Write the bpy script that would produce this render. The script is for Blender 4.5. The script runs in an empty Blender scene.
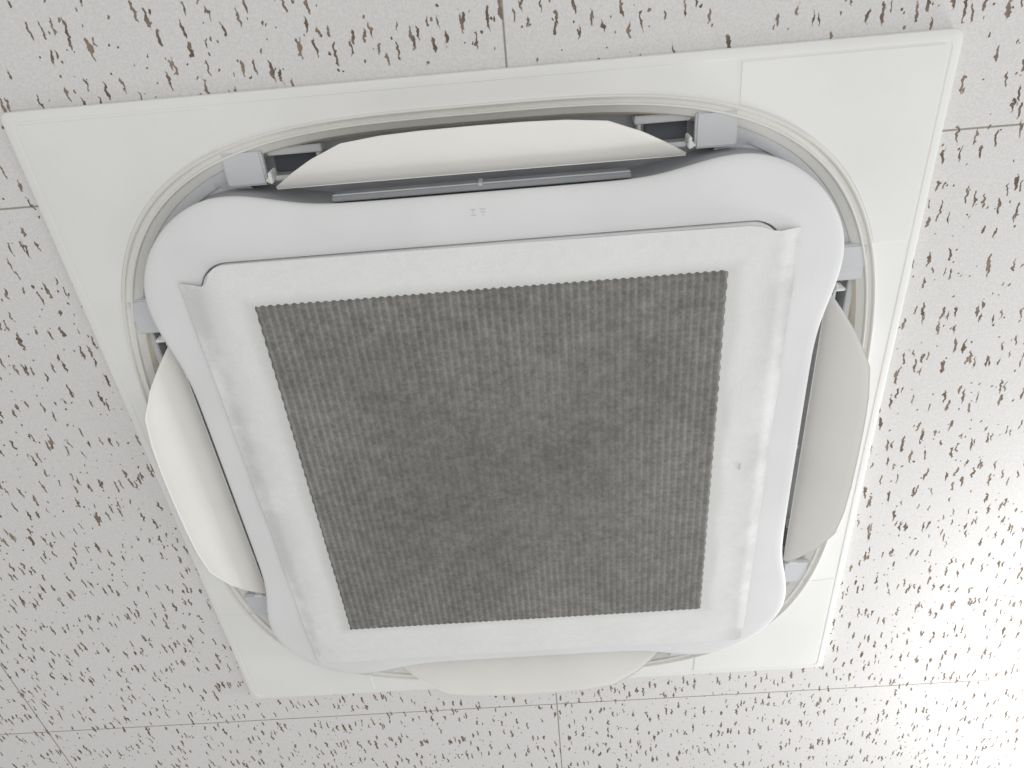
import bpy, bmesh, math, random
import numpy as np
from mathutils import Matrix, Vector
random.seed(3)
H=2.6            # height of the panel face above the floor level
sc=bpy.context.scene
sc.view_settings.view_transform='Standard'
sc.view_settings.look='None'

# ---------------------------------------------------------------- materials
def srgb(*c):
    o=[]
    for v in c:
        v/=255.0
        o.append(v/12.92 if v<=0.04045 else ((v+0.055)/1.055)**2.4)
    return (*o,1)
class NT:
    def __init__(s,name):
        s.m=bpy.data.materials.new(name);s.m.use_nodes=True;s.t=s.m.node_tree;s.n=s.t.nodes
        s.b=s.n['Principled BSDF']
    def N(s,typ,**kw):
        nd=s.n.new(typ)
        for k,v in kw.items(): setattr(nd,k,v)
        return nd
    def L(s,a,b): s.t.links.new(a,b)
    def math(s,op,a,b=None,c=None):
        nd=s.n.new('ShaderNodeMath');nd.operation=op
        for i,x in enumerate((a,b,c)):
            if x is None: continue
            if isinstance(x,(int,float)): nd.inputs[i].default_value=x
            else: s.L(x,nd.inputs[i])
        return nd.outputs[0]
    def smooth(s,x,lo,hi,a=0.0,b=1.0):
        nd=s.n.new('ShaderNodeMapRange');nd.interpolation_type='SMOOTHSTEP'
        s.L(x,nd.inputs[0])
        for i,v in enumerate((lo,hi,a,b)):
            if isinstance(v,(int,float)): nd.inputs[i+1].default_value=v
            else: s.L(v,nd.inputs[i+1])
        return nd.outputs[0]
    def mix(s,f,a,b,mode='MIX'):
        nd=s.n.new('ShaderNodeMix');nd.data_type='RGBA';nd.blend_type=mode
        for i,x in ((0,f),(6,a),(7,b)):
            if isinstance(x,(int,float,tuple)): nd.inputs[i].default_value=x
            else: s.L(x,nd.inputs[i])
        return nd.outputs[2]
    def noise(s,vec,scale,detail=2,rough=.5):
        nd=s.n.new('ShaderNodeTexNoise');nd.inputs['Scale'].default_value=scale
        nd.inputs['Detail'].default_value=detail;nd.inputs['Roughness'].default_value=rough
        s.L(vec,nd.inputs['Vector']);return nd
    def obj(s):
        return s.N('ShaderNodeTexCoord').outputs['Object']
    def bump(s,h,strength,dist):
        nd=s.N('ShaderNodeBump');nd.inputs['Strength'].default_value=strength;nd.inputs['Distance'].default_value=dist
        s.L(h,nd.inputs['Height']);s.L(nd.outputs[0],s.b.inputs['Normal'])
def plastic(name,col,rough=.45,var=.03,sub=0.0):
    k=NT(name);o=k.obj()
    n=k.noise(o,9,3)
    d=tuple(list(np.array(col[:3])*(1-var*2.5))+[1])
    c=k.mix(k.smooth(n.outputs[0],.35,.7),col,d)
    k.L(c,k.b.inputs['Base Color']);k.b.inputs['Roughness'].default_value=rough
    k.b.inputs['Specular IOR Level'].default_value=.3
    n2=k.noise(o,900,2);k.bump(n2.outputs[0],.12,.0004)
    return k.m
M_white=plastic('panel_white_plastic',srgb(235,235,233),.6,.015)
M_plate=plastic('intake_frame_plastic',srgb(228,229,229),.6,.018)
M_rim=plastic('rim_white_plastic',srgb(231,230,225),.55,.02)
M_cream=plastic('aged_cream_plastic',srgb(236,230,214),.55,.04)
M_louv=plastic('louver_plastic',srgb(236,234,229),.6,.015)
M_grey=plastic('grey_duct_foam',srgb(168,170,174),.7,.06)
M_lgrey=plastic('light_grey_plastic',srgb(207,209,211),.6,.03)
M_dark=plastic('cavity_shade',srgb(112,114,120),.8,.1)  # dark tone stands in for the shade inside the slot ends
M_pin=plastic('hinge_pin_plastic',srgb(235,235,232),.4)

def ceiling_mat():
    k=NT('fissured_gypsum_tile');o=k.obj()
    sep=k.N('ShaderNodeSeparateXYZ');k.L(o,sep.inputs[0]);x,y=sep.outputs[0],sep.outputs[1]
    def layer(cu,cv,r0,r1,warp,wscale,ang,offs,keep,sharp=.022):
        nz=k.noise(o,wscale,2,.55)
        ns=k.N('ShaderNodeSeparateColor');k.L(nz.outputs['Color'],ns.inputs[0])
        wx=k.math('MULTIPLY',k.math('SUBTRACT',ns.outputs[0],.5),warp)
        wy=k.math('MULTIPLY',k.math('SUBTRACT',ns.outputs[1],.5),warp*1.5)
        ca,sa=math.cos(ang),math.sin(ang)
        xx=k.math('ADD',k.math('ADD',k.math('MULTIPLY',x,ca),k.math('MULTIPLY',y,sa)),wx)
        yy=k.math('ADD',k.math('SUBTRACT',k.math('MULTIPLY',y,ca),k.math('MULTIPLY',x,sa)),wy)
        cb=k.N('ShaderNodeCombineXYZ')
        k.L(k.math('MULTIPLY_ADD',xx,1/cu,offs),cb.inputs[0]);k.L(k.math('MULTIPLY_ADD',yy,1/cv,offs*2),cb.inputs[1])
        v=k.N('ShaderNodeTexVoronoi',voronoi_dimensions='2D',feature='F1');v.inputs['Scale'].default_value=1
        v.inputs['Randomness'].default_value=.9
        k.L(cb.outputs[0],v.inputs['Vector'])
        cs=k.N('ShaderNodeSeparateColor');k.L(v.outputs['Color'],cs.inputs[0])
        rad=k.math('MULTIPLY_ADD',cs.outputs[0],r1-r0,r0)
        on=k.math('LESS_THAN',cs.outputs[1],keep)
        d=k.math('SUBTRACT',v.outputs['Distance'],rad)
        return k.math('MULTIPLY',k.smooth(d,-sharp,sharp,1,0),on)
    A=layer(.0112,.066,.09,.158,.009,145,.09,3.3,.70)
    A2=layer(.0135,.058,.07,.140,.010,120,-.02,9.7,.62)
    B=layer(.0095,.013,.06,.14,.005,160,-.3,7.1,.20)
    pit=k.math('MAXIMUM',k.math('MAXIMUM',A,A2),B)
    fn=k.noise(o,420,3,.6)
    cn=k.noise(o,60,2)
    pitc=k.mix(k.smooth(cn.outputs[0],.35,.65),srgb(102,86,72),srgb(142,125,110))
    base=k.mix(k.smooth(fn.outputs[0],.3,.7),srgb(214,213,212),srgb(226,225,223))
    c=k.mix(k.math('MULTIPLY',pit,.96),base,pitc)
    def joint(coord,off,per,hw):
        a=k.math('ADD',coord,-off)
        m=k.math('ABSOLUTE',k.math('SUBTRACT',k.math('FRACT',k.math('ADD',k.math('DIVIDE',a,per),.5)),.5))
        return k.smooth(k.math('MULTIPLY',m,per),hw*.5,hw*1.3,1,0)
    j=k.math('MAXIMUM',joint(x,.0365,.912,.0011),joint(y,.3785,.932,.0011))
    c=k.mix(k.math('MULTIPLY',j,.75),c,srgb(128,117,104))
    k.L(c,k.b.inputs['Base Color']);k.b.inputs['Roughness'].default_value=.9
    k.b.inputs['Specular IOR Level'].default_value=.15
    h=k.math('ADD',k.math('MULTIPLY',k.math('MAXIMUM',pit,j),-1.0),k.math('MULTIPLY',fn.outputs[0],.12))
    k.bump(h,.4,.0015)
    return k.m
def filter_mat():
    k=NT('grey_filter_mesh');o=k.obj()
    sep=k.N('ShaderNodeSeparateXYZ');k.L(o,sep.inputs[0]);x,y=sep.outputs[0],sep.outputs[1]
    def tri(c,per,off=0):
        return k.math('ABSOLUTE',k.math('SUBTRACT',k.math('FRACT',k.math('ADD',k.math('DIVIDE',c,per),off)),.5))
    a=k.smooth(tri(x,.0088),.12,.48);b=k.smooth(tri(y,.0074),.12,.48)
    g=k.math('MAXIMUM',a,k.math('MULTIPLY',b,.30))
    n=k.noise(o,85,6,.85);n2=k.noise(o,8,5,.65);n3=k.noise(o,520,2)
    ex=k.math('ABSOLUTE',x);ey=k.math('ABSOLUTE',y);em=k.math('MAXIMUM',ex,ey)
    ga=k.math('MULTIPLY',g,k.smooth(k.math('ADD',em,k.math('MULTIPLY',n2.outputs[0],.12)),.13,.32,.25,.9))
    c=k.mix(ga,srgb(121,120,117),srgb(143,142,139))
    mot=k.math('MULTIPLY_ADD',k.smooth(n.outputs[0],.3,.7),.50,.74)
    mot=k.math('MULTIPLY',mot,k.math('MULTIPLY_ADD',k.smooth(n3.outputs[0],.3,.7),.14,.93))
    mot=k.math('MULTIPLY',mot,k.math('MULTIPLY_ADD',k.smooth(n2.outputs[0],.35,.65),.16,.90))
    vm=k.N('ShaderNodeVectorMath',operation='SCALE');k.L(c,vm.inputs[0]);k.L(mot,vm.inputs[3])
    k.L(vm.outputs[0],k.b.inputs['Base Color']);k.b.inputs['Roughness'].default_value=.95
    k.b.inputs['Specular IOR Level'].default_value=.1
    k.bump(k.math('ADD',ga,n.outputs[0]),.3,.0008)
    return k.m
def sheet_mat():
    k=NT('nonwoven_white_sheet');o=k.obj()
    sep=k.N('ShaderNodeSeparateXYZ');k.L(o,sep.inputs[0]);x,y=sep.outputs[0],sep.outputs[1]
    n=k.noise(o,70,5,.75);n2=k.noise(o,480,3,.7);n4=k.noise(o,7,5,.7)
    c=k.mix(k.smooth(n.outputs[0],.3,.75),srgb(234,235,234),srgb(228,229,228))
    c=k.mix(k.math('MULTIPLY',k.smooth(n2.outputs[0],.35,.7),.45),c,srgb(219,220,220))
    ex=k.math('ABSOLUTE',x)
    dust=k.math('MULTIPLY',k.smooth(ex,.28,.33),k.smooth(n4.outputs[0],.40,.60))
    near=k.math('MULTIPLY',k.smooth(k.math('MAXIMUM',ex,k.math('ABSOLUTE',y)),.280,.262),.7)
    c=k.mix(k.math('MULTIPLY',k.math('MAXIMUM',dust,near),.6),c,srgb(196,197,194))
    k.L(c,k.b.inputs['Base Color']);k.b.inputs['Roughness'].default_value=.9
    k.b.inputs['Specular IOR Level'].default_value=.15
    k.bump(k.math('ADD',n.outputs[0],n2.outputs[0]),.15,.0006)
    return k.m
M_ceil=ceiling_mat();M_filt=filter_mat();M_sheet=sheet_mat()

# ---------------------------------------------------------------- helpers (unit frame: u right, v up, w downwards into the room)
unit=bpy.data.objects.new('ceiling_air_conditioner',None)
bpy.context.collection.objects.link(unit)
unit.location=(0,0,H);unit.rotation_euler=(math.pi,0,0);unit.empty_display_size=.2
def add(name,verts,faces,mat,smooth=True,parent=unit,mats=None,fm=None,angle=35):
    me=bpy.data.meshes.new(name);me.from_pydata([tuple(map(float,v)) for v in verts],[],faces);me.update()
    bm=bmesh.new();bm.from_mesh(me);bmesh.ops.recalc_face_normals(bm,faces=bm.faces)
    if smooth:
        for f in bm.faces: f.smooth=True
        for e in bm.edges:
            if len(e.link_faces)==2 and e.calc_face_angle(0)>math.radians(angle): e.smooth=False
    bm.to_mesh(me);bm.free()
    ob=bpy.data.objects.new(name,me);bpy.context.collection.objects.link(ob)
    for m in (mats or [mat]): me.materials.append(m)
    if fm:
        for p,i in zip(me.polygons,fm): p.material_index=i
    if parent: ob.parent=parent
    return ob
NS=960
TH=np.arange(NS)*2*math.pi/NS
NE=3.42
def fold(th):
    q=th%(math.pi/2);return min(q,math.pi/2-q)
def rsq(th,h,rad):
    f=fold(th);y=h*math.tan(f)
    if y<=h-rad: return h/math.cos(f)
    c=h-rad;dx,dy=math.cos(f),math.sin(f);b=dx*c+dy*c;cc=2*c*c-rad*rad
    return b+math.sqrt(max(b*b-cc,0))
def rse(th,a,n=NE):
    return a/(abs(math.cos(th))**n+abs(math.sin(th))**n)**(1/n)
PP=[(0,.3658),(.10,.3658),(.15,.3662),(.18,.3682),(.21,.3742),(.232,.3800),(.256,.3836),(.28,.3832),(.30,.3775),(.32,.3675),(.3355,.3565),(.3465,.3465)]
pd=[]
for i in range(len(PP)-1):
    for j in range(20):
        s=j/20;pd.append((PP[i][0]*(1-s)+PP[i+1][0]*s,PP[i][1]*(1-s)+PP[i+1][1]*s))
pd.append(PP[-1])
pa=[math.atan2(t,r) for t,r in pd];pr=[math.hypot(t,r) for t,r in pd]
base=np.array([np.interp(fold(t),pa,pr) for t in TH])
kern=np.exp(-np.linspace(-2,2,23)**2);kern/=kern.sum()
base=np.convolve(np.concatenate([base[-11:],base,base[:11]]),kern,'valid')
def Lp(d,w): return [((r-d)*math.cos(t),(r-d)*math.sin(t),w) for r,t in zip(base,TH)]
def Ls(h,rad,w): return [(rsq(t,h,rad)*math.cos(t),rsq(t,h,rad)*math.sin(t),w) for t in TH]
def Le(a,w): return [(rse(t,a)*math.cos(t),rse(t,a)*math.sin(t),w) for t in TH]
def loft(loops,cap=False):
    v=[p for l in loops for p in l];n=len(loops[0]);f=[]
    for i in range(len(loops)-1):
        for j in range(n):
            k=(j+1)%n;f.append((i*n+j,i*n+k,(i+1)*n+k,(i+1)*n+j))
    if cap: f.append(tuple((len(loops)-1)*n+j for j in range(n)))
    return v,f
def rounded_box(name,c,s,mat,bev=.001,rot=0,parent=unit,seg=2):
    bm=bmesh.new();bmesh.ops.create_cube(bm,size=1)
    bmesh.ops.scale(bm,vec=s,verts=bm.verts)
    bmesh.ops.bevel(bm,geom=bm.edges[:],offset=bev,segments=seg,affect='EDGES')
    bmesh.ops.translate(bm,vec=c,verts=bm.verts)
    if rot: bmesh.ops.rotate(bm,cent=(0,0,0),matrix=Matrix.Rotation(rot,3,'Z'),verts=bm.verts)
    me=bpy.data.meshes.new(name);bm.to_mesh(me);bm.free();me.materials.append(mat)
    ob=bpy.data.objects.new(name,me);bpy.context.collection.objects.link(ob);ob.parent=parent
    return ob

# ---------------------------------------------------------------- ceiling (with the cut-out the unit sits in)
CW=-.0125
X0,X1,Y0,Y1=-2.6,2.6,-3.2,1.6;h=.455
xs=[X0,-h,h,X1];ys=[Y0,-h,h,Y1];vs=[];fs=[]
for wz in (CW,CW-.012):
    for yy in ys:
        for xx in xs: vs.append((xx,yy,wz))
for L in (0,16):
    for j in range(3):
        for i in range(3):
            if i==1 and j==1: continue
            a=L+j*4+i;fs.append((a,a+1,a+5,a+4))
for a,b in ((5,6),(6,10),(10,9),(9,5),(0,3),(3,15),(15,12),(12,0)): fs.append((a,b,b+16,a+16))
ceil=add('ceiling',vs,fs,M_ceil,smooth=False,parent=None)
ceil.location=(0,0,H);ceil.rotation_euler=(math.pi,0,0)

# ---------------------------------------------------------------- decorative panel
v,f=loft([Ls(.472,.007,CW),Ls(.4763,.008,CW+.0005),Ls(.4773,.008,-.003),Ls(.4766,.008,-.0008),Ls(.4743,.007,.0002),
          Ls(.4680,.007,.0003),Ls(.4675,.007,-.0002),Ls(.4655,.009,-.0002),
          Le(.4478,.003)])
add('panel',v,f,M_white)
v,f=loft([Le(.4482,.002),Le(.4478,.0062),Le(.4465,.0072),Le(.4452,.0065),Le(.4445,.0034),
          Le(.4402,.0026),Le(.4396,.0050),Le(.4385,.0054),Le(.4376,.0046),Le(.4370,.0020),
          Le(.4300,-.003)])
add('outlet_rim',v,f,M_rim)
v,f=loft([Le(.4300,-.003),Le(.4275,-.010),Le(.424,-.020),Le(.4215,-.028)])
add('outlet_rim_lip',v,f,M_cream)
v,f=loft([Le(.4220,-.027),Le(.36,-.029),Lp(.02,-.028),Lp(.006,.004)])
add('air_channel',v,f,M_grey)
def corner_cover(q):
    t0=.266;e=.4645;rr=.006
    pts=[(t0,e)]
    for i in range(9):
        a=math.pi/2-i/8*math.pi/2;pts.append((e-rr+rr*math.cos(a),e-rr+rr*math.sin(a)))
    pts.append((e,t0))
    a1=.4495
    def ry(x): return (a1**NE-x**NE)**(1/NE)
    st=math.atan2(t0,ry(t0));inner=[]
    for i in range(41):
        th=st+(math.pi/2-2*st)*i/40;r=rse(th,a1);inner.append((r*math.cos(th),r*math.sin(th)))
    pts+=inner
    vs=[];n=len(pts);cx=sum(p[0] for p in pts)/n;cy=sum(p[1] for p in pts)/n
    ang=q*math.pi/2
    def hgt(x,y):
        m=max(x,y);R=(x**NE+y**NE)**(1/NE)
        f=max(0,min(1,(R-.4478)/max(1e-6,(R*.4655/m-.4478))));return .003*(1-f)-.0002*f
    for lift,ins in ((-.0005,0),(.0005,0),(.0008,.0006)):
        for x,y in pts:
            vs.append((x+(cx-x)*ins*4,y+(cy-y)*ins*4,hgt(x,y)+lift))
    fs=[]
    for l in range(2):
        for j in range(n): k=(j+1)%n;fs.append((l*n+j,l*n+k,(l+1)*n+k,(l+1)*n+j))
    fs.append(tuple(2*n+j for j in range(n)))
    vs=[(x*math.cos(ang)-y*math.sin(ang),x*math.sin(ang)+y*math.cos(ang),w) for x,y,w in vs]
    add('corner_cover_%d'%(q+1),vs,fs,M_white,angle=20)
for q in range(4): corner_cover(q)

for q in range(4):
    a0,a1=math.radians(33.0)+q*math.pi/2,math.radians(57.0)+q*math.pi/2
    vs=[];fs=[];n=50
    prof=[(1,.0012,-.014),(1,-.001,-.005),(1,.006,-.005),(1,.014,-.008),(0,0,-.011),(0,.02,-.012)]
    for i in range(n+1):
        th=a0+(a1-a0)*i/n
        rp=np.interp(th,TH,base)
        for kind,d,w in prof:
            r=rse(th,.431)-d if kind else rp-d
            vs.append((r*math.cos(th),r*math.sin(th),w))
    m=len(prof)
    for i in range(n):
        for j in range(m-1): fs.append((i*m+j,i*m+j+1,(i+1)*m+j+1,(i+1)*m+j))
    add('corner_infill_%d'%(q+1),vs,fs,M_lgrey)

# ---------------------------------------------------------------- intake frame (rounded square with waisted sides)
LID=.3140
G=.014
v,f=loft([Lp(.003,.0255),Lp(.0002,.0260),Lp(0,.0270),Lp(0,.0150+G),Lp(.0008,.0170+G),Lp(.0028,.0188+G),Lp(.006,.0197+G),Lp(.014,.0202+G),
          Ls(LID+.0016,.036,.0215+G),Ls(LID+.001,.036,.0205+G),Ls(LID+.001,.036,.010+G)])
add('intake_frame',v,f,M_plate)
v,f=loft([Lp(.0045,-.026),Lp(.003,.0260)])
add('intake_frame_skirt',v,f,M_grey)
v,f=loft([Ls(LID-.0006,.035,.010+G),Ls(LID-.0006,.035,.0225+G),Ls(LID-.0014,.035,.0240+G),Ls(LID-.004,.034,.0246+G),Ls(LID-.03,.02,.0250+G)],cap=True)
add('intake_grille_lid',v,f,M_plate)

# ---------------------------------------------------------------- filter sheet taped over the grille
P0=[(-.341,.293),(-.329,.2905),(-.315,.2885),(-.3085,.2935),(-.303,.303),(-.296,.3085),(-.286,.311),(-.1,.3105),(.1,.3095),(.279,.3085),(.293,.306),(.303,.3015),(.313,.3000),(.324,.3010),(.335,.3015),
   (.3335,.18),(.331,.04),(.3295,-.1),(.3285,-.25),(.327,-.354),(.322,-.3575),(.1,-.3565),(-.1,-.357),(-.325,-.3585),(-.331,-.355),(-.334,-.25),(-.3345,-.1),(-.337,.05),(-.339,.18)]
K=(.7625-.0395)/(.7325)
P=[(.0464+(x-.0464)*K,.587+(y-.587)*K) for x,y in P0]
Pn=np.array(P);Pc=np.array([-.001,-.014])
dens=[]
for i in range(len(Pn)):
    a=Pn[i];b=Pn[(i+1)%len(Pn)];n=max(1,int(np.hypot(*(b-a))/.008))
    for j in range(n): dens.append(a+(b-a)*j/n)
dens=np.array(dens);N=len(dens)
MX0,MX1,MY0,MY1=-.2605,.2580,-.2690,.2658
rings=[1,.9985]+[1-.0125*i for i in range(1,22)]+[.70,.6,.45,.3,.15]
rng=np.random.RandomState(5)
wr=[(rng.uniform(20,75),rng.uniform(-75,75),rng.uniform(0,6.28),rng.uniform(.2,.7)*.00035) for _ in range(10)]
def shw(x,y):
    d=max(abs(x),abs(y))-LID
    base_w=.0262 if d<0 else .0262-.0034*min(1,d/.012)
    wv=sum(A*math.sin(kx*x+ky*y+ph) for kx,ky,ph,A in wr)
    inn=max(abs(x),abs(y+.002))
    wv*=1 if inn>.27 else .2
    return base_w+.0008+wv*.8+G
vs=[];fs=[]
for s in rings:
    for p in dens:
        q=Pc+(p-Pc)*s;vs.append((q[0],q[1],shw(q[0],q[1])))
for i in range(len(rings)-1):
    for j in range(N):
        k=(j+1)%N;fs.append((i*N+j,i*N+k,(i+1)*N+k,(i+1)*N+j))
vs.append((Pc[0],Pc[1],shw(*Pc)));c=len(vs)-1;o=(len(rings)-1)*N
for j in range(N): fs.append((o+j,o+(j+1)%N,c))
ob=add('filter_sheet',vs,fs,M_sheet)
md=ob.modifiers.new('s','SOLIDIFY');md.thickness=.0006;md.offset=0
nx,ny=59,73
vs=[];fs=[];rx=nx*4+1;ry_=ny*2+1
for j in range(ry_):
    for i in range(rx):
        x=MX0+(MX1-MX0)*i/(rx-1);y=MY0+(MY1-MY0)*j/(ry_-1)
        if i in (0,rx-1): x+=(.0011 if (j//2)%2 else -.0005)*(1 if i==0 else -1)
        if j in (0,ry_-1): y+=(.0015 if (i//2)%2 else -.0006)*(1 if j==0 else -1)
        e=(i in (0,rx-1)) or (j in (0,ry_-1))
        vs.append((x,y,G+(.0264 if e else .0286+.0003*((i%4) in (0,1)))))
for j in range(ry_-1):
    for i in range(rx-1):
        a=j*rx+i;fs.append((a,a+1,a+rx+1,a+rx))
add('grey_filter_mesh',vs,fs,M_filt,angle=80)

# ---------------------------------------------------------------- louvers
RO=[(0,.4362),(.05,.4358),(.09,.4342),(.13,.4295),(.165,.4145),(.19,.400),(.205,.390),(.213,.3845)]
def louver(q):
    vs=[];fs=[];nt=72;ns=12;Lh=.213
    R0=.3808;W0=.0085
    def pt(t,s,off):
        ro=np.interp(abs(t),[a for a,b in RO],[b for a,b in RO])
        smax=max(.02,(ro-R0)/(.4365-R0))
        ss=s*smax
        r=R0+(.4365-R0)*ss;w=W0+(.048-W0)*ss+.0035*math.sin(math.pi*min(1,ss))
        edge=min(1,(Lh-abs(t))/.01,(1-s)*smax/.08+.0,s*smax/.06)
        w2=w-off*.0042*(math.sqrt(max(0,edge))) if off else w-.0012*(1-math.sqrt(max(0,min(1,edge))))
        return (t,r,w2)
    for off in (0,1):
        for i in range(nt+1):
            t=-Lh+2*Lh*(0.5-0.5*math.cos(math.pi*i/nt))
            for j in range(ns+1):
                vs.append(pt(t,j/ns,off))
    m=ns+1;B=(nt+1)*m
    for i in range(nt):
        for j in range(ns):
            a=i*m+j;fs.append((a,a+1,a+m+1,a+m));fs.append((B+a,B+a+m,B+a+m+1,B+a+1))
    for i in range(nt):
        for j in (0,ns):
            a=i*m+j;fs.append((a,a+m,B+a+m,B+a))
    for j in range(ns):
        for i in (0,nt):
            a=i*m+j;fs.append((a,a+1,B+a+1,B+a))
    ang=q*math.pi/2
    vs=[(x*math.cos(ang)-y*math.sin(ang),x*math.sin(ang)+y*math.cos(ang),w) for x,y,w in vs]
    add('louver_%d'%(q+1),vs,fs,M_louv,angle=50)
    rounded_box('louver_shaft_%d'%(q+1),(0,.391,.0025),(.43,.005,.006),M_lgrey,.0015,ang)
    for s in (-1,1):
        n='%d%s'%(q+1,'ab'[s>0])
        rounded_box('hinge_bracket_'+n,(s*.2445,.4035,-.001),(.043,.037,.010),M_lgrey,.0022,ang,seg=3)
        rounded_box('hinge_arm_'+n,(s*.2165,.394,.003),(.0035,.012,.020),M_pin,.001,ang)
        rounded_box('hinge_pin_'+n,(s*.2185,.391,.008),(.008,.006,.006),M_pin,.002,ang)
        rounded_box('slot_end_'+n,(s*.192,.4155,-.018),(.058,.008,.018),M_lgrey,.001,ang)
        rounded_box('slot_step_'+n,(s*.168,.402,-.020),(.004,.030,.018),M_lgrey,.001,ang)
        rounded_box('slot_shade_plate_'+n,(s*.198,.400,-.027),(.045,.020,.003),M_dark,.001,ang)  # thin dark plate, slot shade put into its colour
    rounded_box('guide_vane_%d'%(q+1),(0,.3680,.0075),(.312,.005,.024),M_grey,.001,ang)
    rounded_box('guide_vane_rail_%d'%(q+1),(0,.3706,.013),(.312,.002,.0016),M_lgrey,.0006,ang)
    rounded_box('guide_rib_%d'%(q+1),(0,.3710,.009),(.005,.003,.020),M_lgrey,.0008,ang)
for q in range(4): louver(q)

for i,(x,y,sx,sy) in enumerate([(-.009,.3475,.006,.0010),(-.009,.3445,.0010,.006),(-.009,.3415,.006,.0010),(.001,.3475,.006,.0010),(.001,.3445,.006,.0010),(.001,.3415,.0010,.004)]):
    rounded_box('moulded_mark_%d'%(i+1),(x,y+.003,.0203+G),(sx,sy,.0006),M_lgrey,.0001,seg=1)
rounded_box('sheet_scuff',(.2925,-.007,.0274+G),(.0022,.010,.0006),M_lgrey,.0002,seg=1)

# ---------------------------------------------------------------- camera
R=np.array([[0.9967028106071155,-0.08093889434938517,0.005692337777704587],[0.0717656376373178,0.8466582442060773,-0.5272755548784636],[0.03785763572102212,0.5259455417620549,0.849675282986526]])
C=np.array([0.04635465103208698,0.586965046948599,0.7625012453031601])
D=np.diag([1,-1,-1.]);Rw=D@R.T;Cw=D@C+np.array([0,0,H])
cd=bpy.data.cameras.new('camera');cam=bpy.data.objects.new('camera',cd);bpy.context.collection.objects.link(cam)
m=Matrix([[*Rw[i],Cw[i]] for i in range(3)]+[[0,0,0,1]]);cam.matrix_world=m
cd.sensor_width=36;cd.lens=722.28*36/1024;cd.clip_start=.01
sc.camera=cam

# ---------------------------------------------------------------- light
w=bpy.data.worlds.new('room_ambience');sc.world=w;w.use_nodes=True
bg=w.node_tree.nodes['Background'];bg.inputs[0].default_value=(1,.993,.982,1);bg.inputs[1].default_value=.58
def loc(u,v,ww): return Vector((u,-v,H-ww))
def area(name,p,tgt,size,power,col=(1,1,1)):
    l=bpy.data.lights.new(name,'AREA');l.size=size;l.energy=power;l.color=col
    o=bpy.data.objects.new(name,l);bpy.context.collection.objects.link(o)
    o.location=loc(*p);d=loc(*tgt)-o.location;o.rotation_euler=d.to_track_quat('-Z','Y').to_euler()
    return o
area('fill_light',(.6,1.0,1.8),(0.1,-.1,0),1.8,9)  # added soft fill from below for shape, no actual window
area('side_light',(1.9,-1.2,1.5),(0.5,-.3,0),1.4,7)
area('ceiling_lamp_light',(1.26,-.49,.22),(.97,-.47,0),.25,9)
